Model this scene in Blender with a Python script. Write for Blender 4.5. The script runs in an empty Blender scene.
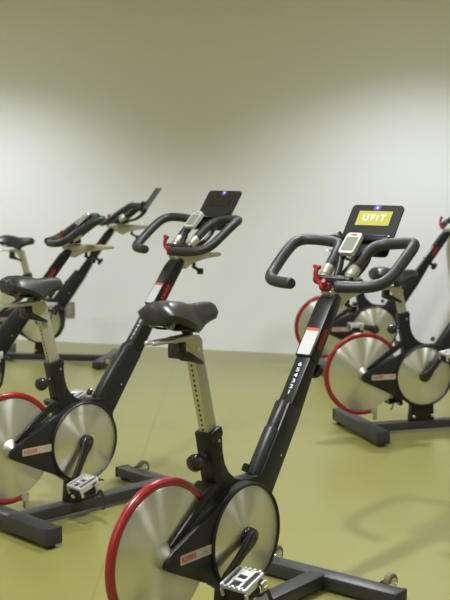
import bpy, bmesh, math
from mathutils import Vector, Matrix
C = bpy.context.scene.collection
PI = math.pi
V = Vector

# ------------------------------------------------------------------ materials
def srgb(r, g, b):
    f = lambda c: (c/255)/12.92 if c <= 10 else (((c/255)+.055)/1.055)**2.4
    return (f(r), f(g), f(b), 1)

def mat(name, col, rough=.5, metal=0., spec=.5, coat=0., noise=0., nscale=60., bump=0., bscale=300.):
    m = bpy.data.materials.new(name); m.use_nodes = True
    nt = m.node_tree; b = nt.nodes['Principled BSDF']
    b.inputs['Base Color'].default_value = col
    b.inputs['Roughness'].default_value = rough
    b.inputs['Metallic'].default_value = metal
    b.inputs['Specular IOR Level'].default_value = spec
    b.inputs['Coat Weight'].default_value = coat
    tc = nt.nodes.new('ShaderNodeTexCoord')
    if noise > 0:
        n = nt.nodes.new('ShaderNodeTexNoise'); n.inputs['Scale'].default_value = nscale; n.inputs['Detail'].default_value = 4
        nt.links.new(tc.outputs['Object'], n.inputs['Vector'])
        r = nt.nodes.new('ShaderNodeMapRange')
        r.inputs['To Min'].default_value = 1-noise; r.inputs['To Max'].default_value = 1+noise
        nt.links.new(n.outputs['Fac'], r.inputs['Value'])
        mx = nt.nodes.new('ShaderNodeVectorMath'); mx.operation = 'SCALE'
        mx.inputs[0].default_value = col[:3]
        nt.links.new(r.outputs['Result'], mx.inputs['Scale'])
        nt.links.new(mx.outputs['Vector'], b.inputs['Base Color'])
    if bump > 0:
        n = nt.nodes.new('ShaderNodeTexNoise'); n.inputs['Scale'].default_value = bscale
        nt.links.new(tc.outputs['Object'], n.inputs['Vector'])
        bp = nt.nodes.new('ShaderNodeBump'); bp.inputs['Strength'].default_value = bump; bp.inputs['Distance'].default_value = .002
        nt.links.new(n.outputs['Fac'], bp.inputs['Height']); nt.links.new(bp.outputs['Normal'], b.inputs['Normal'])
    return m

def disc_mat(name, col, rough):
    """spun aluminium: anisotropic highlight around the axle plus faint turning marks"""
    m = bpy.data.materials.new(name); m.use_nodes = True
    nt = m.node_tree; b = nt.nodes['Principled BSDF']
    b.inputs['Base Color'].default_value = col
    b.inputs['Metallic'].default_value = .9
    b.inputs['Roughness'].default_value = rough
    b.inputs['Anisotropic'].default_value = .9; b.inputs['Anisotropic Rotation'].default_value = .25
    t = nt.nodes.new('ShaderNodeTangent'); t.direction_type = 'RADIAL'; t.axis = 'Y'
    nt.links.new(t.outputs['Tangent'], b.inputs['Tangent'])
    tc = nt.nodes.new('ShaderNodeTexCoord')
    g = nt.nodes.new('ShaderNodeVectorMath'); g.operation = 'SUBTRACT'; g.inputs[1].default_value = (.5, .5, .5)
    nt.links.new(tc.outputs['Generated'], g.inputs[0])
    mu = nt.nodes.new('ShaderNodeVectorMath'); mu.operation = 'MULTIPLY'; mu.inputs[1].default_value = (1, 0, 1)
    nt.links.new(g.outputs['Vector'], mu.inputs[0])
    ln = nt.nodes.new('ShaderNodeVectorMath'); ln.operation = 'LENGTH'
    nt.links.new(mu.outputs['Vector'], ln.inputs[0])
    n = nt.nodes.new('ShaderNodeTexNoise'); n.noise_dimensions = '1D'; n.inputs['Scale'].default_value = 90; n.inputs['Detail'].default_value = 3
    nt.links.new(ln.outputs['Value'], n.inputs['W'])
    r = nt.nodes.new('ShaderNodeMapRange'); r.inputs['To Min'].default_value = rough-.02; r.inputs['To Max'].default_value = rough+.02
    nt.links.new(n.outputs['Fac'], r.inputs['Value']); nt.links.new(r.outputs['Result'], b.inputs['Roughness'])
    return m

def glow_mat(name, col, strength):
    m = mat(name, col, .25)
    b = m.node_tree.nodes['Principled BSDF']
    b.inputs['Emission Color'].default_value = col; b.inputs['Emission Strength'].default_value = strength
    return m

M = dict(
    frame=mat('black_painted_steel', (.011, .0105, .011, 1), .40, 0, .35, noise=.10, bump=.05, bscale=900),
    guard=mat('black_moulded_plastic', (.011, .0105, .0105, 1), .42, 0, .38, bump=.06, bscale=700),
    bar=mat('charcoal_powder_coat', (.028, .027, .029, 1), .38, .0, .5, bump=.06, bscale=800),
    foam=mat('black_foam_grip', (.019, .0185, .020, 1), .5, bump=.15, bscale=900),
    vinyl=mat('black_saddle_vinyl', (.017, .0165, .0165, 1), .36, bump=.05, bscale=500),
    knob=mat('glossy_black_plastic', (.014, .013, .014, 1), .22),
    red=mat('red_enamel', (.23, .004, .010, 1), .28, coat=.3),
    redlever=mat('red_plastic', (.25, .010, .008, 1), .45),
    cream=mat('cream_painted_metal', (.50, .48, .385, 1), .36, .6, noise=.04),
    silver=mat('brushed_silver_metal', (.55, .54, .50, 1), .36, .85, noise=.05),
    hub=mat('satin_hub_metal', (.40, .39, .34, 1), .48, .9),
    bright=mat('cast_bright_alloy', (.62, .62, .61, 1), .42, .6),
    chrome=mat('bright_steel', (.75, .74, .72, 1), .18, 1),
    disc=disc_mat('spun_aluminium_disc', (.70, .69, .63, 1), .31),
    wheel=disc_mat('spun_aluminium_flywheel', (.70, .69, .63, 1), .31),
    tan=mat('tan_rubber', (.115, .085, .032, 1), .5, noise=.15),
    rubber=mat('dark_rubber', (.02, .02, .02, 1), .7),
    decal=mat('cream_decal', (.40, .365, .27, 1), .45),
    label=mat('pale_grey_sticker', (.47, .47, .47, 1), .45, noise=.35, nscale=260),
    ink_red=mat('red_ink', (.42, .02, .016, 1), .45),
    ink_grey=mat('grey_ink', (.30, .27, .22, 1), .5),
    ink_white=mat('pale_blue_white_ink', (.62, .70, .74, 1), .5),
    stripe=mat('orange_red_stripe', (.48, .075, .035, 1), .45),
    pcase=mat('silver_plastic_case', (.60, .60, .58, 1), .35, .3),
    lcd=mat('grey_green_lcd', (.20, .22, .175, 1), .25),
    screen_off=mat('dark_glass_screen', (.012, .012, .013, 1), .15),
    screen=glow_mat('lime_yellow_screen', srgb(168, 164, 78), .24),
    screen_text=glow_mat('white_screen_text', (.85, .85, .82, 1), .55),
    badge=mat('purple_badge', srgb(100, 72, 168), .35),
    badge_ink=mat('pale_badge_ink', (.75, .70, .85, 1), .5),
    strap=mat('black_nylon_strap', (.016, .016, .017, 1), .6),
    plate=mat('grey_metal_plate', (.24, .23, .19, 1), .45, .3),
)

# ------------------------------------------------------------------ mesh helpers
def finish(name, bm, m, parent=None, smooth=True, angle=35):
    bmesh.ops.recalc_face_normals(bm, faces=bm.faces[:])
    me = bpy.data.meshes.new(name); bm.to_mesh(me); bm.free()
    if isinstance(m, (list, tuple)):
        for x in m: me.materials.append(x)
    else:
        me.materials.append(m)
    if smooth:
        for p in me.polygons: p.use_smooth = True
        me.set_sharp_from_angle(angle=math.radians(angle))
    o = bpy.data.objects.new(name, me); C.objects.link(o)
    if parent is not None: o.parent = parent
    return o

def new(): return bmesh.new()

def basis(d, up=V((0, 0, 1))):
    d = V(d).normalized()
    if abs(d.dot(up)) > .98: up = V((0, 1, 0))
    a = up.cross(d).normalized(); b = d.cross(a).normalized()
    return a, b, d

def add_bm(bm, tmp):
    me = bpy.data.meshes.new('tmp'); tmp.to_mesh(me); tmp.free(); bm.from_mesh(me); bpy.data.meshes.remove(me)

def bevel_all(t, bev, seg=2, ang=.5):
    if bev <= 0: return
    es = [e for e in t.edges if len(e.link_faces) == 2 and e.calc_face_angle(0) > ang]
    bmesh.ops.bevel(t, geom=es, offset=bev, segments=seg, affect='EDGES', profile=.5, clamp_overlap=True)

def box(bm, c, h, axes=None, bev=.003, seg=2):
    """box with centre c, half sizes h, optional (ax, ay, az) directions"""
    t = bmesh.new(); bmesh.ops.create_cube(t, size=2)
    bmesh.ops.scale(t, vec=V(h), verts=t.verts)
    bevel_all(t, bev, seg)
    if axes:
        R = Matrix([V(a).normalized() for a in axes]).transposed()
        bmesh.ops.rotate(t, cent=(0, 0, 0), matrix=R, verts=t.verts)
    bmesh.ops.translate(t, vec=V(c), verts=t.verts)
    add_bm(bm, t)

def prism(bm, pts, y0, y1, bev=.004, seg=2, ang=.9):
    """extrude an XZ outline from y0 to y1"""
    t = bmesh.new()
    a = [t.verts.new((x, y0, z)) for x, z in pts]
    b = [t.verts.new((x, y1, z)) for x, z in pts]
    n = len(pts)
    t.faces.new(a); t.faces.new(b[::-1])
    for i in range(n):
        t.faces.new((a[i], b[i], b[(i+1) % n], a[(i+1) % n]))
    bmesh.ops.recalc_face_normals(t, faces=t.faces[:])
    bevel_all(t, bev, seg, ang)
    add_bm(bm, t)

def smooth_path(ps, n=6, closed=False):
    ps = [V(p) for p in ps]; out = []
    N = len(ps)
    for i in range(N if closed else N-1):
        if closed:
            p0, p1, p2, p3 = ps[i-1], ps[i], ps[(i+1) % N], ps[(i+2) % N]
        else:
            p1, p2 = ps[i], ps[i+1]
            p0 = ps[i-1] if i else p1*2-p2
            p3 = ps[i+2] if i+2 < N else p2*2-p1
        for k in range(n):
            t = k/n
            out.append(.5*((2*p1)+(p2-p0)*t+(2*p0-5*p1+4*p2-p3)*t*t+(3*p1-p0-3*p2+p3)*t**3))
    if not closed: out.append(ps[-1])
    return out

def tube(bm, path, r, seg=12, rnd=True, flat=None):
    """round (or flat: (w, t)) tube along a path; rounded ends when rnd"""
    path = [V(p) for p in path]; rings = []
    N = len(path); a = None
    stations = []
    for i, p in enumerate(path):
        d = (path[min(i+1, N-1)]-path[max(i-1, 0)]).normalized()
        stations.append((p, d, 1.))
    if rnd and flat is None:
        p, d, _ = stations[0]; rr = r if not callable(r) else r(0)
        stations = [(p-d*rr*.30, d, .80), (p-d*rr*.16, d, .94)]+stations
        p, d, _ = stations[-1]; rr = r if not callable(r) else r(1)
        stations = stations+[(p+d*rr*.16, d, .94), (p+d*rr*.30, d, .80)]
    for i, (p, d, s) in enumerate(stations):
        if a is None: a, b, _ = basis(d)
        else:
            a = (a-d*a.dot(d)).normalized(); b = d.cross(a)
        rr = (r if not callable(r) else r(i/(len(stations)-1)))*s
        ring = []
        for k in range(seg):
            t = 2*PI*k/seg
            if flat: q = p+a*math.cos(t)*flat[0]+b*math.sin(t)*flat[1]
            else: q = p+a*math.cos(t)*rr+b*math.sin(t)*rr
            ring.append(bm.verts.new(q))
        rings.append(ring)
    for i in range(len(rings)-1):
        for k in range(seg):
            bm.faces.new((rings[i][k], rings[i][(k+1) % seg], rings[i+1][(k+1) % seg], rings[i+1][k]))
    bm.faces.new(rings[0][::-1]); bm.faces.new(rings[-1])

def lathe(bm, c, axis, prof, seg=48):
    """prof: (distance along axis, radius) from one end to the other; closed with caps"""
    a, b, d = basis(axis); c = V(c); rings = []
    for h, r in prof:
        if r < 1e-6: rings.append([bm.verts.new(c+d*h)])
        else: rings.append([bm.verts.new(c+d*h+(a*math.cos(2*PI*k/seg)+b*math.sin(2*PI*k/seg))*r) for k in range(seg)])
    for i in range(len(rings)-1):
        A, B = rings[i], rings[i+1]
        for k in range(seg):
            k2 = (k+1) % seg
            if len(A) == 1 and len(B) == 1: continue
            if len(A) == 1: bm.faces.new((A[0], B[k], B[k2]))
            elif len(B) == 1: bm.faces.new((A[k], A[k2], B[0]))
            else: bm.faces.new((A[k], A[k2], B[k2], B[k]))
    if len(rings[0]) > 1: bm.faces.new(rings[0][::-1])
    if len(rings[-1]) > 1: bm.faces.new(rings[-1])

def ring_lathe(bm, c, axis, prof, seg=64):
    """closed profile (annulus) turned about an axis"""
    a, b, d = basis(axis); c = V(c)
    rings = [[bm.verts.new(c+d*h+(a*math.cos(2*PI*k/seg)+b*math.sin(2*PI*k/seg))*r) for k in range(seg)] for h, r in prof]
    n = len(rings)
    for i in range(n):
        A, B = rings[i], rings[(i+1) % n]
        for k in range(seg):
            bm.faces.new((A[k], A[(k+1) % seg], B[(k+1) % seg], B[k]))

def rrect(w, h, r, n=5):
    out = []
    for cx, cy, a0 in ((w/2-r, h/2-r, 0), (-w/2+r, h/2-r, PI/2), (-w/2+r, -h/2+r, PI), (w/2-r, -h/2+r, 1.5*PI)):
        for k in range(n+1):
            t = a0+PI/2*k/n; out.append((cx+r*math.cos(t), cy+r*math.sin(t)))
    return out

def slab(bm, outline, c, ex, ey, t0, t1, bev=.0):
    """2-D outline placed at c with axes ex, ey; thickness from t0 to t1 along ex x ey"""
    ex = V(ex).normalized(); ey = V(ey).normalized(); ez = ex.cross(ey); c = V(c)
    t = bmesh.new()
    A = [t.verts.new(c+ex*x+ey*y+ez*t0) for x, y in outline]
    B = [t.verts.new(c+ex*x+ey*y+ez*t1) for x, y in outline]
    n = len(outline)
    t.faces.new(A[::-1]); t.faces.new(B)
    for i in range(n): t.faces.new((A[i], A[(i+1) % n], B[(i+1) % n], B[i]))
    bevel_all(t, bev, 2, .9)
    add_bm(bm, t)

def text(name, s, size, c, ex, ey, m, parent, lift=.0006, spacing=1., bold=0., align='CENTER', squash=1.):
    cu = bpy.data.curves.new('lettering', 'FONT'); cu.body = s; cu.size = size
    cu.align_x = align; cu.align_y = 'CENTER'; cu.space_character = spacing; cu.offset = bold; cu.extrude = .0003
    ex = V(ex).normalized(); ey = V(ey).normalized(); ez = ex.cross(ey)
    to = bpy.data.objects.new('lettering', cu); C.objects.link(to)
    bpy.context.view_layer.update()
    me = bpy.data.meshes.new_from_object(to.evaluated_get(bpy.context.evaluated_depsgraph_get()))
    bpy.data.objects.remove(to); bpy.data.curves.remove(cu)
    R = Matrix([ex, ey*squash, ez]).transposed().to_4x4(); R.translation = V(c)+ez*lift
    me.transform(R); me.name = name
    me.materials.clear(); me.materials.append(m)
    o = bpy.data.objects.new(name, me); C.objects.link(o); o.parent = parent
    return o

# ------------------------------------------------------------------ the bike (x forward, y left, z up, origin on the floor under the crank)
ZP, RP = .326, .177            # pulley axle height, guard rim radius
XF, ZF, RF = -.354, .349, .233 # flywheel axle and outer radius of the red hoop
YF = -.018
PD = V((.599, 0, .801)); PN = V((.801, 0, -.599))    # handlebar post: up along it, and its front face
SL = V((.308, 0, .750))
SD = V((-.27, 0, .963)).normalized(); SN = V((-.963, 0, -.27)).normalized()  # seat post: up, and its rear face
YV = V((0, 1, 0))

def hull_outline(x0, z0, r0, x1, z1, r1, n0=40, n1=12):
    """outline round two circles (belt casing)"""
    d = math.hypot(x1-x0, z1-z0); th = math.atan2(z1-z0, x1-x0); ph = math.acos((r0-r1)/d)
    out = []
    for k in range(n0+1):
        a = th+ph+(2*PI-2*ph)*k/n0; out.append((x0+r0*math.cos(a), z0+r0*math.sin(a)))
    for k in range(n1+1):
        a = th-ph+2*ph*k/n1; out.append((x1+r1*math.cos(a), z1+r1*math.sin(a)))
    return out

def make_bike(label, x, y, yaw, seat, grip, fore, crank_deg, screen_on, pedal_tilt=0, board_fitted=True, slide=0):
    root = bpy.data.objects.new('exercise_bike', None); C.objects.link(root)
    root.location = (x, y, 0); root.rotation_euler = (0, 0, yaw); root.empty_display_size = .2
    root['label'] = label; root['category'] = 'exercise bike'; root['group'] = 'indoor cycling bikes'

    # ---- base
    bm = new(); box(bm, (.075, 0, .038), (.425, .035, .023), bev=.005); finish('base_beam', bm, M['bar'], root)
    for nm, xc, zc, hz in (('rear_crossbar', -.360, .052, .034), ('front_crossbar', .518, .034, .024)):
        bm = new(); box(bm, (xc, 0, zc), (.038, .318, hz), bev=.007)
        cb = finish(nm, bm, M['bar'], root)
        for s in (-1, 1):
            bm = new(); box(bm, (xc, s*.322, zc), (.039, .008, hz+.001), bev=.004); finish('end_cap', bm, M['rubber'], cb)
            bm = new(); lathe(bm, (xc, s*.295, 0), (0, 0, 1), [(0, .022), (.004, .024), (.018, .020), (.028, .012)], 20)
            finish('rubber_foot', bm, M['rubber'], cb)
    for s in (-1, 1):
        bm = new(); wc = (.584, s*.246, .053)
        ring_lathe(bm, wc, (0, 1, 0), [(-.013, .018), (-.013, .029), (-.009, .034), (.009, .034), (.013, .029), (.013, .018)], 28)
        w = finish('transport_wheel', bm, M['tan'], root)
        bm = new(); lathe(bm, wc, (0, 1, 0), [(-.017, .006), (-.017, .010), (-.014, .019), (.014, .019), (.017, .010), (.017, .006)], 20)
        finish('wheel_hub', bm, M['silver'], w)
        bm = new()
        for q in (-1, 1): box(bm, (.566, s*.246+q*.021, .050), (.024, .002, .012), bev=.001)
        tube(bm, [(.584, s*.246-.025, .053), (.584, s*.246+.025, .053)], .004, 8)
        finish('wheel_bracket', bm, M['chrome'], w)

    # ---- frame
    bm = new()
    fr = [(-.146, .676), (-.084, .694), (-.079, .660), (-.075, .610), (-.064, .570), (-.045, .540), (-.014, .515), (.016, .503), (.06, .497), (.120, .497)]
    top = SL-PD*.045
    fr += [(top.x, top.z), ((top+PN*.086).x, (top+PN*.086).z)]
    f2 = SL+PN*.098-PD*.34
    fr += [(f2.x, f2.z), (.188, .380), (.184, .335), (.170, .262), (.138, .208), (.090, .172), (.078, .150), (.084, .060), (-.060, .060), (-.052, .150), (-.09, .176), (-.118, .230), (-.126, .30), (-.122, .38), (-.108, .450), (-.114, .52)]
    prism(bm, fr, -.030, .030, .006)
    frame = finish('main_frame', bm, M['frame'], root)
    bm = new(); lathe(bm, SL+PN*.062-PD*.215+V((0, -.030, 0)), (0, -1, 0), [(0, .004), (.002, .004), (.003, .002)], 12); finish('bolt', bm, M['chrome'], frame)
    bm = new(); lathe(bm, (-.100, -.030, .650), (0, -1, 0), [(0, .005), (.003, .005), (.004, .003)], 12); finish('bolt', bm, M['chrome'], frame)
    for bx in (-.045, .068):
        bm = new(); lathe(bm, (bx, -.030, .092), (0, -1, 0), [(0, .010), (.008, .010), (.012, .006)], 14); finish('bolt', bm, M['chrome'], frame)
    # seat-tube collar
    bm = new()
    box(bm, V((-.113, 0, .680))-SD*.010, (.031, .033, .016), (SN, YV, SD), bev=.006)
    finish('seat_tube_collar', bm, M['guard'], frame)
    # round sleeve on the rear of the handlebar tube
    bm = new()
    p0 = SL-PD*.325+PN*.006; p1 = SL-PD*.155+PN*.006; p2 = SL-PD*.050+PN*.014
    tube(bm, [p0, p1], .028, 20)
    tube(bm, [p1-PD*.02, p2], .0255, 20)
    finish('tube_sleeve', bm, M['guard'], root)
    bm = new(); lathe(bm, SL-PD*.318-PN*.05, PD, [(-.012, .012), (.008, .012), (.012, .008)], 14); finish('clamp_bolt', bm, M['knob'], frame)

    # ---- belt casing, pulley
    bm = new(); prism(bm, hull_outline(0, ZP, RP-.004, -.342, .333, .031), -.060, -.030, .005, 2, .9)
    casing = finish('belt_casing', bm, M['guard'], root)
    bm = new(); slab(bm, rrect(.150, .030, .006), (-.243, -.0602, .331), (1, 0, .0), (0, 0, 1), 0, .0008)
    d = finish('decal', bm, M['decal'], casing)
    text('red_lettering', 'KEISER', .023, (-.312, -.0612, .331), (1, 0, 0), (0, 0, 1), M['ink_red'], casing, bold=.0002, align='LEFT')
    text('grey_lettering', 'M3', .021, (-.216, -.0612, .331), (1, 0, 0), (0, 0, 1), M['ink_grey'], casing, align='LEFT')
    bm = new()
    ring_lathe(bm, (0, 0, ZP), (0, -1, 0), [(.030, .163), (.030, RP-.003), (.066, RP-.003), (.070, RP-.006), (.070, .166), (.066, .163)], 72)
    finish('pulley_rim', bm, M['guard'], root)
    bm = new(); lathe(bm, (0, -.0605, ZP), (0, -1, 0), [(0, .1645), (.003, .1645), (.004, .163), (.004, 0)], 72)
    finish('pulley_disc', bm, M['disc'], root)
    bm = new()
    lathe(bm, (0, -.064, ZP), (0, -1, 0), [(0, .033), (.008, .033), (.012, .028), (.012, .0)], 28)
    hub = finish('crank_hub', bm, M['knob'], root)
    for k in range(5):
        a = 2*PI*k/5+.3
        bm = new(); lathe(bm, (.024*math.cos(a), -.076, ZP+.024*math.sin(a)), (0, -1, 0), [(0, .0035), (.002, .0035), (.003, .002)], 10)
        finish('hub_bolt', bm, M['chrome'], hub)

    # ---- flywheel
    bm = new()
    lathe(bm, (XF, YF, ZF), (0, -1, 0), [(-.012, 0), (-.012, .204), (-.010, .207), (.010, .207), (.012, .204), (.012, 0)], 96)
    fw = finish('flywheel', bm, M['wheel'], root)
    bm = new()
    lathe(bm, (XF, YF, ZF), (0, -1, 0), [(.012, .040), (.014, .039), (.030, .015), (.034, .012), (.034, 0)], 48)
    lathe(bm, (XF, YF, ZF), (0, 1, 0), [(.012, .040), (.014, .039), (.030, .015), (.034, .012), (.034, 0)], 48)
    finish('flywheel_hub', bm, M['hub'], fw)
    bm = new()
    arc = [V((XF+(RF-.0145)*math.cos(math.radians(a)), YF, ZF+(RF-.0145)*math.sin(math.radians(a)))) for a in range(36, 285, 4)]
    tube(bm, arc, .0145, 14)
    hoop = finish('flywheel_hoop', bm, M['red'], root)
    bm = new(); a = math.radians(285); ex = V((XF+(RF-.0145)*math.cos(a), YF, ZF+(RF-.0145)*math.sin(a)))
    box(bm, ex+V((.008, 0, 0)), (.018, .018, .017), bev=.003)
    box(bm, ex+V((.018, 0, -.010)), (.010, .012, .016), bev=.003)
    box(bm, ex+V((.020, 0, -.035)), (.008, .010, .020), bev=.002)
    finish('hoop_bracket', bm, M['silver'], hoop)
    # magnet carrier lying along the top of the casing
    bm = new(); prism(bm, [(-.345, .378), (-.325, .370), (-.150, .478), (-.118, .508), (-.132, .524), (-.165, .508)], -.044, -.030, .004)
    prism(bm, [(-.140, .490), (-.118, .508), (-.130, .524), (-.150, .514)], -.032, .030, .004)
    finish('magnet_carrier', bm, M['guard'], root)
    # axle stay on the far side of the wheel
    bm = new(); prism(bm, hull_outline(-.10, .33, .05, -.350, ZF, .028, 16, 12), .018, .030, .003); finish('axle_stay', bm, M['frame'], root)

    # ---- cranks and pedals
    for s in (-1, 1):
        a = math.radians(crank_deg+(0 if s < 0 else 180))
        e = V((math.cos(a), 0, math.sin(a)))
        y0 = -.082 if s < 0 else .060
        if s > 0:
            bm = new(); lathe(bm, (0, .03, ZP), (0, 1, 0), [(0, .03), (.025, .026), (.03, .02), (.03, 0)], 24); finish('crank_hub', bm, M['knob'], root)
        c0 = V((0, y0, ZP)); c1 = c0+e*.175+V((0, s*.020, 0))
        bm = new(); nrm = V((-e.z, 0, e.x))
        secs = [(-.030, .012, .007, 0), (-.022, .024, .012, 0), (0, .030, .014, 0), (.02, .027, .014, .003), (.05, .020, .012, .008), (.10, .017, .011, .014), (.15, .017, .011, .019), (.172, .018, .011, .02), (.186, .013, .008, .02), (.190, .005, .005, .02)]
        rings = []
        for h, w, t, o_ in secs:
            p = c0+e*h+V((0, s*o_, 0))
            rings.append([bm.verts.new(p+nrm*w*math.cos(2*PI*k/14)*1.0+YV*t*math.sin(2*PI*k/14)) for k in range(14)])
        for i in range(len(rings)-1):
            for k in range(14): bm.faces.new((rings[i][k], rings[i][(k+1) % 14], rings[i+1][(k+1) % 14], rings[i+1][k]))
        bm.faces.new(rings[0]); bm.faces.new(rings[-1])
        crank = finish('crank_arm', bm, M['knob'], root)
        bm = new(); lathe(bm, c0+V((0, s*.012, 0)), (0, s, 0), [(0, .011), (.004, .011), (.005, .007), (.005, 0)], 16); finish('axle_bolt', bm, M['rubber'], crank)
        # pedal: dark body, silver cage, toe strap with buckle
        t = math.radians(pedal_tilt)
        px = V((math.cos(t), 0, math.sin(t))); pz = V((-math.sin(t), 0, math.cos(t)))
        pc = c1+V((0, s*.064, 0))
        bm = new()
        tube(bm, [c1+V((0, s*.004, 0)), pc+V((0, s*.04, 0))], .009, 12)
        box(bm, pc-pz*.006, (.042, .042, .016), (px, YV, pz), bev=.005)
        box(bm, pc-pz*.032-px*.004, (.034, .038, .014), (px, YV, pz), bev=.004)
        ped = finish('pedal', bm, M['rubber'], root)
        bm = new()
        for q in (-1, 1):
            box(bm, pc+px*q*.047+pz*.009, (.004, .046, .006), (px, YV, pz), bev=.002)
            for k in range(-2, 3): box(bm, pc+px*q*.047+YV*k*.0180+pz*.016, (.0035, .0045, .004), (px, YV, pz), bev=.001)
            box(bm, pc+YV*q*.046+pz*.003, (.048, .004, .013), (px, YV, pz), bev=.003)
            box(bm, pc+YV*q*.046-px*.046-pz*.014, (.005, .004, .014), (px, YV, pz), bev=.002)
            box(bm, pc+YV*q*.020+pz*.013, (.046, .005, .004), (px, YV, pz), bev=.001)
        box(bm, pc+pz*.014+px*.026, (.012, .026, .004), (px, YV, pz), bev=.001)
        box(bm, pc+pz*.015-px*.012, (.006, .024, .005), (px, YV, pz), bev=.001)
        finish('pedal_cage', bm, M['bright'], ped)
        bm = new()
        P = lambda dx, dy, dz: pc+px*dx+YV*s*dy+pz*dz
        tube(bm, smooth_path([P(.020, -.050, .00), P(.030, -.052, -.035), P(.040, -.030, -.066), P(.044, .005, -.072), P(.040, .040, -.058), P(.030, .056, -.020), P(.020, .052, .006)], 5), 0, 8, False, (.002, .010))
        tube(bm, smooth_path([P(.042, -.030, -.004), P(.075, -.026, -.012), P(.095, -.012, -.028), P(.095, .012, -.028), P(.075, .026, -.012), P(.042, .030, -.004)], 5), .004, 8)
        tube(bm, smooth_path([P(.026, .058, -.012), P(.034, .066, -.050), P(.030, .070, -.085), P(.010, .072, -.112)], 5), 0, 8, False, (.0015, .007))
        finish('toe_strap', bm, M['strap'], ped)
        bm = new(); box(bm, P(.026, .060, -.012), (.012, .004, .014), (px, YV, pz), bev=.001); box(bm, P(.026, .066, -.020), (.008, .003, .006), (px, YV, pz), bev=.001)
        finish('strap_buckle', bm, M['silver'], ped)

    # ---- seat post and saddle
    so = SD*seat
    bm = new()
    sp0 = V((-.098, 0, .620)); sp1 = V((-.163, 0, .876))+so
    d = (sp1-sp0); L = d.length
    SD2 = d.normalized(); SN2 = V((-SD2.z, 0, SD2.x))
    box(bm, (sp0+sp1)/2, (.023, .018, L/2), (SN2, YV, SD2), bev=.004)
    t = sp1
    # curved head carrying the slider rail
    prism(bm, [(t.x+.026, t.z-.030), (t.x+.025, t.z+.012), (t.x+.010, t.z+.028), (t.x-.03, t.z+.034), (t.x-.10, t.z+.032), (t.x-.10, t.z+.014), (t.x-.04, t.z+.008), (t.x-.026, t.z-.02)], -.019, .019, .004)
    post = finish('seat_post', bm, M['cream'], root)
    bm = new()
    for k in range(int((.18+seat)/.0165)):
        c = sp1-SD2*(.060+.0165*k)+SN2*.0231
        lathe(bm, c, SN2, [(-.001, .0042), (.0004, .0042), (.0004, 0)], 12)
    finish('adjustment_holes', bm, M['rubber'], post)
    bm = new(); lathe(bm, sp1+V((0, -.018, -.012)), (0, -1, 0), [(0, .006), (.003, .006), (.004, .003)], 12); finish('bolt', bm, M['chrome'], post)
    bm = new()
    rz = t.z+.024
    for q in (-1, 1):
        tube(bm, [(t.x-.02, q*.013, rz), (t.x-.195, q*.013, rz)], .0068, 10)
    box(bm, (t.x-.085, 0, rz), (.075, .014, .006), bev=.002)
    slider = finish('saddle_slider', bm, M['silver'], root)
    bm = new()
    box(bm, (t.x-.075, -.002, t.z-.008), (.018, .022, .024), bev=.003)
    prism(bm, [(t.x-.092, t.z-.010), (t.x-.058, t.z-.012), (t.x+.012, t.z-.050), (t.x+.006, t.z-.060), (t.x-.040, t.z-.046), (t.x-.090, t.z-.036)], -.036, -.023, .003)
    finish('slider_lever', bm, M['knob'], root)
    # saddle clamp and rails
    sx = -.236+fore+so.x; sz = 1.015+so.z
    bm = new()
    cz = rz+.016
    lathe(bm, (sx+.055, 0, rz), (0, 0, 1), [(0, .016), (.012, .016), (.020, .020)], 18)
    box(bm, (sx+.055, 0, cz+.012), (.022, .030, .009), bev=.004)
    lathe(bm, (sx+.055, -.034, cz+.012), (0, 1, 0), [(0, .011), (.068, .011)], 14)
    finish('saddle_clamp', bm, M['knob'], root)
    # saddle: lofted cross-sections (x, half width, crown height, side drop, pad thickness)
    S = [(-.099, .034, -.030, .008, .022), (-.096, .056, -.014, .016, .032), (-.085, .074, -.001, .030, .038), (-.064, .084, .006, .044, .044), (-.025, .085, .006, .058, .050),
         (.015, .077, .000, .070, .054), (.045, .063, -.009, .076, .054), (.075, .048, -.014, .064, .050), (.105, .037, -.014, .048, .046), (.135, .033, -.014, .038, .042),
         (.158, .030, -.016, .032, .038), (.170, .027, -.021, .027, .032), (.177, .018, -.029, .016, .022)]
    bm = new(); n = 17; rings = []
    for (dx, hw, zt, dr, th) in S:
        ring = []
        for k in range(n):
            u = -1+2*k/(n-1); su = math.copysign(abs(math.sin(u*PI/2))**.95, u)
            ring.append(bm.verts.new((sx+dx, hw*su, sz+zt-dr*abs(su)**2.3-(.012*max(0, 1-abs(u)*5)**2 if dx < .06 and dx > -.11 else 0))))
        for k in range(n-2, 0, -1):
            u = -1+2*k/(n-1); su = math.copysign(abs(math.sin(u*PI/2))**.95, u)*.90
            ring.append(bm.verts.new((sx+dx*.98, hw*su, sz+zt-dr*abs(su)**2.3-th*(1-abs(u)**3)*.9-.010)))
        rings.append(ring)
    m_ = len(rings[0])
    for i in range(len(rings)-1):
        for k in range(m_): bm.faces.new((rings[i][k], rings[i][(k+1) % m_], rings[i+1][(k+1) % m_], rings[i+1][k]))
    bm.faces.new(rings[0][::-1]); bm.faces.new(rings[-1])
    saddle = finish('saddle', bm, M['vinyl'], root, angle=70)
    bm = new()
    for q in (-1, 1):
        tube(bm, smooth_path([(sx-.085, q*.042, sz-.060), (sx-.06, q*.036, sz-.074), (sx-.02, q*.026, cz+.016), (sx+.055, q*.024, cz+.013), (sx+.095, q*.022, cz+.018), (sx+.135, q*.014, sz-.052), (sx+.162, q*.008, sz-.040)], 5), .0038, 8)
    box(bm, (sx-.078, 0, sz-.058), (.012, .048, .008), bev=.004)
    finish('saddle_rails', bm, M['knob'], saddle)
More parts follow.
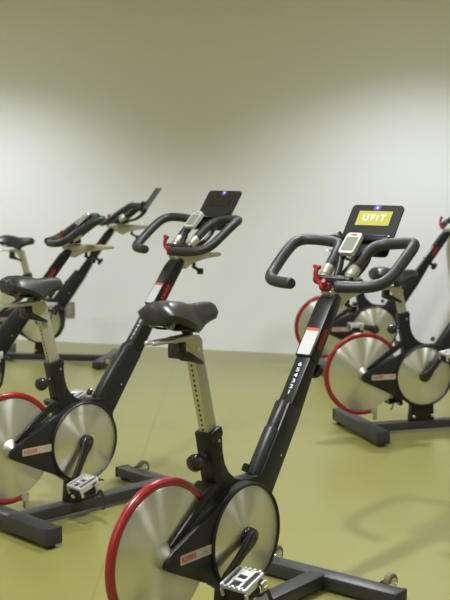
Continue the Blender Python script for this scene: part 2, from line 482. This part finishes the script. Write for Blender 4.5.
    for q in (-1, 1):
        bm = new(); lathe(bm, (sx-.062, q*.034, sz-.074), (0, 0, 1), [(0, .009), (.004, .014), (.020, .014), (.024, .010)], 16)
        finish('saddle_spring', bm, M['plate'], saddle)
    # pop-pin knob of the seat tube
    kc = V((-.108, 0, .672))-SD*.060
    bm = new(); lathe(bm, kc+SN*.030, SN, [(-.006, .012), (.012, .012), (.016, .009), (.030, .008), (.034, .016), (.042, .024), (.054, .028), (.070, .026), (.080, .016), (.083, 0)], 24)
    finish('seat_knob', bm, M['knob'], root)

    # ---- handlebar post
    H = V((.539, 0, 1.055))+PD*grip
    hb = SL+PD*(.123+grip)
    bm = new()
    hp_ = [SL-PD*.14+PN*.014, H-PD*.06+PN*.014, H-PD*.06+PN*.060, hb+PN*.065, SL-PD*.05+PN*.0845, SL-PD*.14+PN*.080]
    prism(bm, [(p.x, p.z) for p in hp_], -.0285, .0285, .003)
    ip = finish('height_post', bm, M['frame'], root)
    rear = lambda along: SL+PD*along+PN*.014
    for k, ch in enumerate('123456'):
        text('height_number', ch, .031, rear(-.006+.0215*k), -YV, PD, M['ink_white'], ip, .0006, bold=.0004, squash=.66)
    # head that carries the bars
    bm = new()
    L = (H-hb).length
    hp = [(0, .008), (L-.055, .008), (L-.020, .015), (L+.004, .026), (L+.004, .054), (L-.03, .062), (0, .067)]
    loc = [(hb+PD*a+PN*b) for a, b in hp]
    prism(bm, [(p.x, p.z) for p in loc], -.033, .033, .005)
    finish('post_head', bm, M['frame'], root)
    head = bpy.data.objects[-1] if False else [o for o in root.children if o.name.startswith('post_head')][-1]
    lc = hb+PD*.058+PN*.008
    bm = new(); slab(bm, rrect(.052, .104, .003), lc, -YV, PD, 0, .0008); finish('sticker', bm, M['label'], head)
    bm = new(); slab(bm, rrect(.052, .011, .001), lc+PD*.047, -YV, PD, .0008, .0014); finish('sticker_stripe', bm, M['stripe'], head)
    text('red_lettering', 'KEISER', .027, hb+PD*.085+PN*.038+V((0, -.0330, 0)), PD, -PN, M['ink_red'], head, .0008, bold=.0006)
    kb = hb-PD*.002+PN*.064
    bm = new(); lathe(bm, kb, PN, [(-.004, .013), (.016, .013), (.019, .010), (.030, .010), (.032, .022), (.038, .027), (.050, .028), (.056, .024), (.058, 0)], 22)
    finish('height_knob', bm, M['knob'], root)

    # ---- resistance lever
    bm = new()
    b0 = H+V((-.012, .004, .014))
    lathe(bm, b0+V((0, -.022, 0)), (0, 1, 0), [(0, .010), (.003, .014), (.036, .014), (.040, .010)], 18)
    tube(bm, smooth_path([b0+V((0, .012, .006)), b0+V((-.004, .030, .022)), b0+V((-.004, .036, .045)), b0+V((.004, .034, .066))], 4), .0085, 10)
    tube(bm, [b0+V((.003, .024, .066)), b0+V((.003, .046, .070))], .008, 10)
    tube(bm, [b0+V((0, -.004, .004)), b0+V((-.024, -.010, .022))], .010, 10)
    finish('resistance_lever', bm, M['redlever'], root)

    H = H+V((slide, 0, 0))     # the bars slide fore and aft on the post
    # ---- bar slider, bars
    bm = new()
    wp = [(-.015-slide, -.004), (-slide*.5, .008), (.05, .014), (.275, .002), (.290, -.006), (.285, -.018), (.200, -.024), (.110, -.040), (.060, -.066), (.035, -.060), (.010-slide*.4, -.030), (.004-slide, -.028)]
    prism(bm, [(H.x+a, H.z+b) for a, b in wp], -.021, .021, .004)
    finish('bar_slider', bm, M['cream'], root)
    bm = new()
    tube(bm, [H+V((.125, 0, -.028)), H+V((.128, 0, -.052))], .009, 10)
    tube(bm, [H+V((.118, 0, -.056)), H+V((.165, 0, -.082))], .008, 10)
    box(bm, H+V((.168, 0, -.084)), (.012, .012, .014), bev=.004)
    finish('slider_lever', bm, M['knob'], root)
    bm = new()
    box(bm, H+V((.050, 0, .032)), (.045, .060, .014), bev=.006)
    tube(bm, [H+V((.035, -.072, .034)), H+V((.035, .072, .034))], .017, 16)
    finish('bar_clamp', bm, M['guard'], root)
    bars = []
    for s in (-1, 1):
        G = lambda a, b, c: H+V((a, s*b, c))
        path = smooth_path([G(-.088, .097, .026), G(-.070, .155, .026), G(-.048, .205, .030), G(-.020, .232, .040), G(.015, .244, .058), G(.060, .249, .090), G(.110, .251, .125), G(.152, .248, .150), G(.186, .232, .161), G(.203, .195, .162), G(.209, .150, .159), G(.207, .105, .154), G(.185, .074, .143), G(.150, .062, .120), G(.110, .056, .088), G(.076, .053, .060)], 5)
        bm = new(); tube(bm, path, .0205, 18)
        bar = finish('handlebar', bm, M['foam'], root); bars.append(bar)
        bm = new(); tube(bm, [G(.090, .0545, .072), G(.062, .0525, .049)], .0212, 18); tube(bm, [G(.064, .0525, .050), G(.036, .050, .026)], .0165, 14)
        finish('bar_collar', bm, M['cream'], bar)
        bm = new(); dr = V((-.018, -s*.058, 0)).normalized(); lathe(bm, G(-.088, .097, .026), dr, [(0, .0185), (.008, .017), (.009, .012), (.0075, 0)], 18)
        finish('bar_end_cap', bm, M['rubber'], bar)

    # ---- console
    cdir = V((.080, 0, .078)).normalized(); cn = V((-.078, 0, .080)).normalized()
    cc = H+V((.104, -.028, .158))
    bm = new(); tube(bm, smooth_path([H+V((.045, -.005, .04)), H+V((.070, -.004, .085)), H+V((.090, 0, .115)), cc-cn*.02], 5), .013, 12)
    box(bm, cc-cn*.022, (.020, .022, .010), (cdir, YV, cn), bev=.004)
    finish('console_bracket', bm, M['guard'], root)
    bm = new(); slab(bm, rrect(.062, .096, .012), cc, -YV, cdir, -.010, .008, .004)
    con = finish('console', bm, M['pcase'], root)
    bm = new(); slab(bm, rrect(.048, .064, .004), cc-cdir*.005, -YV, cdir, .0078, .0088); finish('console_screen', bm, M['lcd'], con)
    text('console_lettering', 'KEISER', .0095, cc+cdir*.037, -YV, cdir, M['ink_red'], con, .0084, bold=.0003)

    # ---- display board
    if not board_fitted: return root
    kb_, kt_ = V((.211, 0, .110)), V((.337, 0, .288))
    td = (kt_-kb_).normalized(); tn = V((-td.z, 0, td.x)); TL = (kt_-kb_).length
    tc = H+(kb_+kt_)/2
    bm = new(); slab(bm, rrect(.218, TL, .016), tc, -YV, td, -.006, .002, .0015)
    board = finish('display_board', bm, M['guard'], root)
    top = H+kt_
    bm = new(); slab(bm, rrect(.142, .062, .002), top-td*.058, -YV, td, .002, .0032)
    finish('screen', bm, M['screen'] if screen_on else M['screen_off'], board)
    if screen_on:
        text('screen_lettering', 'UFIT', .037, top-td*.0575, -YV, td, M['screen_text'], board, .0036, 1.38, .0003)
    bm = new(); slab(bm, [(.016*math.cos(2*PI*k/28), .013*math.sin(2*PI*k/28)) for k in range(28)], top-td*.013, -YV, td, .002, .003)
    finish('badge', bm, M['badge'], board)
    bm = new(); slab(bm, [(-.004, .005), (.004, .005), (.004, -.001), (.0, -.005), (-.004, -.001)], top-td*.013, -YV, td, .003, .0036)
    finish('badge_mark', bm, M['badge_ink'], board)
    # ledge with two hooked ends
    lp = top-td*.160
    bm = new()
    box(bm, lp+tn*.012, (.106, .013, .006), (YV, tn, td), bev=.003)
    box(bm, lp+tn*.024+td*.006, (.104, .003, .010), (YV, tn, td), bev=.002)
    for q in (-1, 1):
        tube(bm, smooth_path([lp+YV*q*.104+tn*.006-td*.006, lp+YV*q*.106+tn*.022, lp+YV*q*.107+tn*.026+td*.014, lp+YV*q*.105+tn*.022+td*.022], 4), .0065, 10)
    finish('display_ledge', bm, M['knob'], board)
    bm = new(); slab(bm, rrect(.030, .012, .004), top-td*.188-YV*.030, -YV, td, .002, .003); finish('red_mark', bm, M['redlever'], board)
    bm = new()
    for q in (-1, 1): tube(bm, smooth_path([H+V((.080, q*.03, .035)), H+V((.150, q*.03, .05)), H+V((.205, q*.03, .085)), H+V((.235, q*.03, .125))], 4), .010, 10)
    finish('display_bracket', bm, M['guard'], root)
    return root

make_bike('black spin bike nearest the camera, with lit lime UFIT screen and big red-hooped flywheel', .019, 3.640, .898, .085, .009, -.007, 208, True, 18)
make_bike('black spin bike second from front, dark unlit screen, its whole base visible at left', -.642, 4.948, .775, .036, .048, -.002, 238, False, 18)
make_bike('black spin bike at right behind the nearest bike, seen side-on with right crank raised', 1.107, 6.573, .277, -.078, 0, .010, 52, False, 10)
make_bike('black spin bike at far right by the back wall, its flywheel half hidden behind another', 1.080, 8.520, .152, 0, -.006, 0, 165, False, 0, True, .12)
make_bike('black spin bike cut off by left edge, only its handlebars and pulley edge clearly visible', -1.445, 6.60, .200, 0, -.012, 0, 45, True, 0, False)
make_bike('black spin bike farthest at left by the wall outlet, saddle and long base beam showing', -1.419, 9.008, -.141, -.039, .003, -.004, 50, False, 0, True, .05)

# ------------------------------------------------------------------ room
WA = math.atan(-.349); U = V((math.cos(WA), math.sin(WA), 0)); N = V((math.sin(WA), -math.cos(WA), 0))  # along the wall, into the room
P0 = -N*(9.56*math.cos(WA))
CEIL = 3.2
S0, S1, DEP = -11.0, 6.5, 14.0
def at(s, d, z=0): return P0+U*s+N*d+V((0, 0, z))

def wall_mat():
    m = mat('matt_off_white_paint', (.82, .82, .81, 1), .85, 0, .2, noise=.012, nscale=3, bump=.05, bscale=250)
    return m
def floor_mat():
    m = bpy.data.materials.new('olive_yellow_vinyl'); m.use_nodes = True
    nt = m.node_tree; b = nt.nodes['Principled BSDF']; L = nt.links.new
    tc = nt.nodes.new('ShaderNodeTexCoord')
    n = nt.nodes.new('ShaderNodeTexNoise'); n.inputs['Scale'].default_value = 2.2; n.inputs['Detail'].default_value = 6
    L(tc.outputs['Object'], n.inputs['Vector'])
    mx = nt.nodes.new('ShaderNodeMix'); mx.data_type = 'RGBA'
    mx.inputs[6].default_value = (.208, .197, .054, 1); mx.inputs[7].default_value = (.230, .2175, .064, 1)
    L(n.outputs['Fac'], mx.inputs[0])
    # one welded seam running down the sheet
    a, bb = V((-.3846, 8.993, 0)), V((-.4181, 6.8216, 0)); dd = (bb-a).normalized(); nn = V((-dd.y, dd.x, 0))
    dot = nt.nodes.new('ShaderNodeVectorMath'); dot.operation = 'DOT_PRODUCT'; dot.inputs[1].default_value = nn
    L(tc.outputs['Object'], dot.inputs[0])
    sub = nt.nodes.new('ShaderNodeMath'); sub.operation = 'SUBTRACT'; sub.inputs[1].default_value = a.dot(nn); L(dot.outputs['Value'], sub.inputs[0])
    ab = nt.nodes.new('ShaderNodeMath'); ab.operation = 'ABSOLUTE'; L(sub.outputs[0], ab.inputs[0])
    lt = nt.nodes.new('ShaderNodeMath'); lt.operation = 'LESS_THAN'; lt.inputs[1].default_value = .004; L(ab.outputs[0], lt.inputs[0])
    m2 = nt.nodes.new('ShaderNodeMix'); m2.data_type = 'RGBA'; m2.inputs[7].default_value = (.20, .16, .05, 1)
    L(lt.outputs[0], m2.inputs[0]); L(mx.outputs[2], m2.inputs[6]); L(m2.outputs[2], b.inputs['Base Color'])
    b.inputs['Roughness'].default_value = .30; b.inputs['Specular IOR Level'].default_value = .5
    n2 = nt.nodes.new('ShaderNodeTexNoise'); n2.inputs['Scale'].default_value = 7; L(tc.outputs['Object'], n2.inputs['Vector'])
    bp = nt.nodes.new('ShaderNodeBump'); bp.inputs['Strength'].default_value = .06; bp.inputs['Distance'].default_value = .01
    L(n2.outputs['Fac'], bp.inputs['Height']); L(bp.outputs['Normal'], b.inputs['Normal'])
    return m
WM, FM = wall_mat(), floor_mat()
CM = mat('white_ceiling_paint', (.85, .85, .83, 1), .9, 0, .2, noise=.01, nscale=4)

def slab8(name, corners, thick, m):
    """four corners of the visible face, thickness vector behind it"""
    bm = bmesh.new(); A = [bm.verts.new(c) for c in corners]; B = [bm.verts.new(c+thick) for c in corners]
    bm.faces.new(A); bm.faces.new(B[::-1])
    for i in range(4): bm.faces.new((A[i], B[i], B[(i+1) % 4], A[(i+1) % 4]))
    o = finish(name, bm, m, None, False); o['kind'] = 'structure'; return o
Z = V((0, 0, 1))
slab8('floor', [at(S0, 0), at(S1, 0), at(S1, DEP), at(S0, DEP)], -Z*.1, FM)
slab8('ceiling', [at(S0, 0, CEIL), at(S1, 0, CEIL), at(S1, DEP, CEIL), at(S0, DEP, CEIL)], Z*.1, CM)
slab8('wall_back', [at(S0, 0), at(S1, 0), at(S1, 0, CEIL), at(S0, 0, CEIL)], -N*.1, WM)
slab8('wall_front', [at(S0, DEP), at(S1, DEP), at(S1, DEP, CEIL), at(S0, DEP, CEIL)], N*.1, WM)
slab8('wall_left', [at(S0, 0), at(S0, DEP), at(S0, DEP, CEIL), at(S0, 0, CEIL)], -U*.1, WM)
slab8('wall_right', [at(S1, 0), at(S1, DEP), at(S1, DEP, CEIL), at(S1, 0, CEIL)], U*.1, WM)

# ------------------------------------------------------------------ camera
F, CH, PITCH = 1170.64, 1.480, -.11052
cam = bpy.data.cameras.new('camera'); co = bpy.data.objects.new('camera', cam); C.objects.link(co)
co.location = (0, 0, CH); co.rotation_euler = (PI/2+PITCH, 0, 0)
cam.sensor_fit = 'HORIZONTAL'; cam.sensor_width = 24; cam.lens = F*24/450
cam.dof.use_dof = True; cam.dof.focus_distance = 3.8; cam.dof.aperture_fstop = 5.0
bpy.context.scene.camera = co

def ray_wall(u, w):
    d = V(((u-225)/F, 1, -(w-300)/F)); c, s = math.cos(PITCH), math.sin(PITCH)
    d = V((d.x, d.y*c-d.z*s, d.y*s+d.z*c)); o = V((0, 0, CH))
    t = (P0-o).dot(N)/d.dot(N); return o+d*t

# wall outlet
oc = ray_wall(70, 309.5)
ot = bpy.data.objects.new('wall_outlet', None); C.objects.link(ot); ot.location = oc
ot['label'] = 'small grey metal outlet plate low on the white back wall at left'; ot['category'] = 'wall outlet'
bm = new(); slab(bm, rrect(.088, .135, .006), (0, 0, 0), U, Z, 0, .008, .002); finish('cover_plate', bm, M['plate'], ot)
for k in (-1, 1):
    bm = new(); slab(bm, rrect(.040, .036, .010), V((0, 0, k*.026)), U, Z, .008, .0095); finish('socket', bm, M['ink_grey'], ot)

# ------------------------------------------------------------------ ceiling downlights, plus added spill fill
def spot(name, s, d, power, size=110, blend=.5, rad=.09, col=(.95, .965, 1)):
    li = bpy.data.lights.new(name, 'SPOT'); li.energy = power; li.spot_size = math.radians(size); li.spot_blend = blend; li.shadow_soft_size = rad; li.color = col
    o = bpy.data.objects.new(name, li); C.objects.link(o); o.location = at(s, d, CEIL-.03)
    return o
LP = 300
for s in (-9.3, -5.4, -1.5, 2.4):
    spot('downlight', s, 1.7, LP*1.04, 127, .6, .09, (.85, .89, 1))
    spot('added_spill_fill', s, 1.7, LP*.16, 174, 1, .09, (.92, .95, 1))  # second wide spot at the same point, added to brighten the upper wall
    spot('downlight', s, 3.9, LP*.78, 144, .9)
    spot('downlight', s, 6.32, LP*(1.4 if s == -1.5 else .7), 140, .9, .06)
    spot('downlight', s, 8.8, LP*.5, 145, .9)
    spot('downlight', s, 11.2, LP*1.6, 150, .9)

w = bpy.data.worlds.new('world'); bpy.context.scene.world = w; w.use_nodes = True
w.node_tree.nodes['Background'].inputs[0].default_value = (.5, .5, .5, 1); w.node_tree.nodes['Background'].inputs[1].default_value = .2
vs = bpy.context.scene.view_settings
vs.view_transform = 'Standard'; vs.look = 'None'; vs.exposure = 0; vs.gamma = 1; vs.use_curve_mapping = False
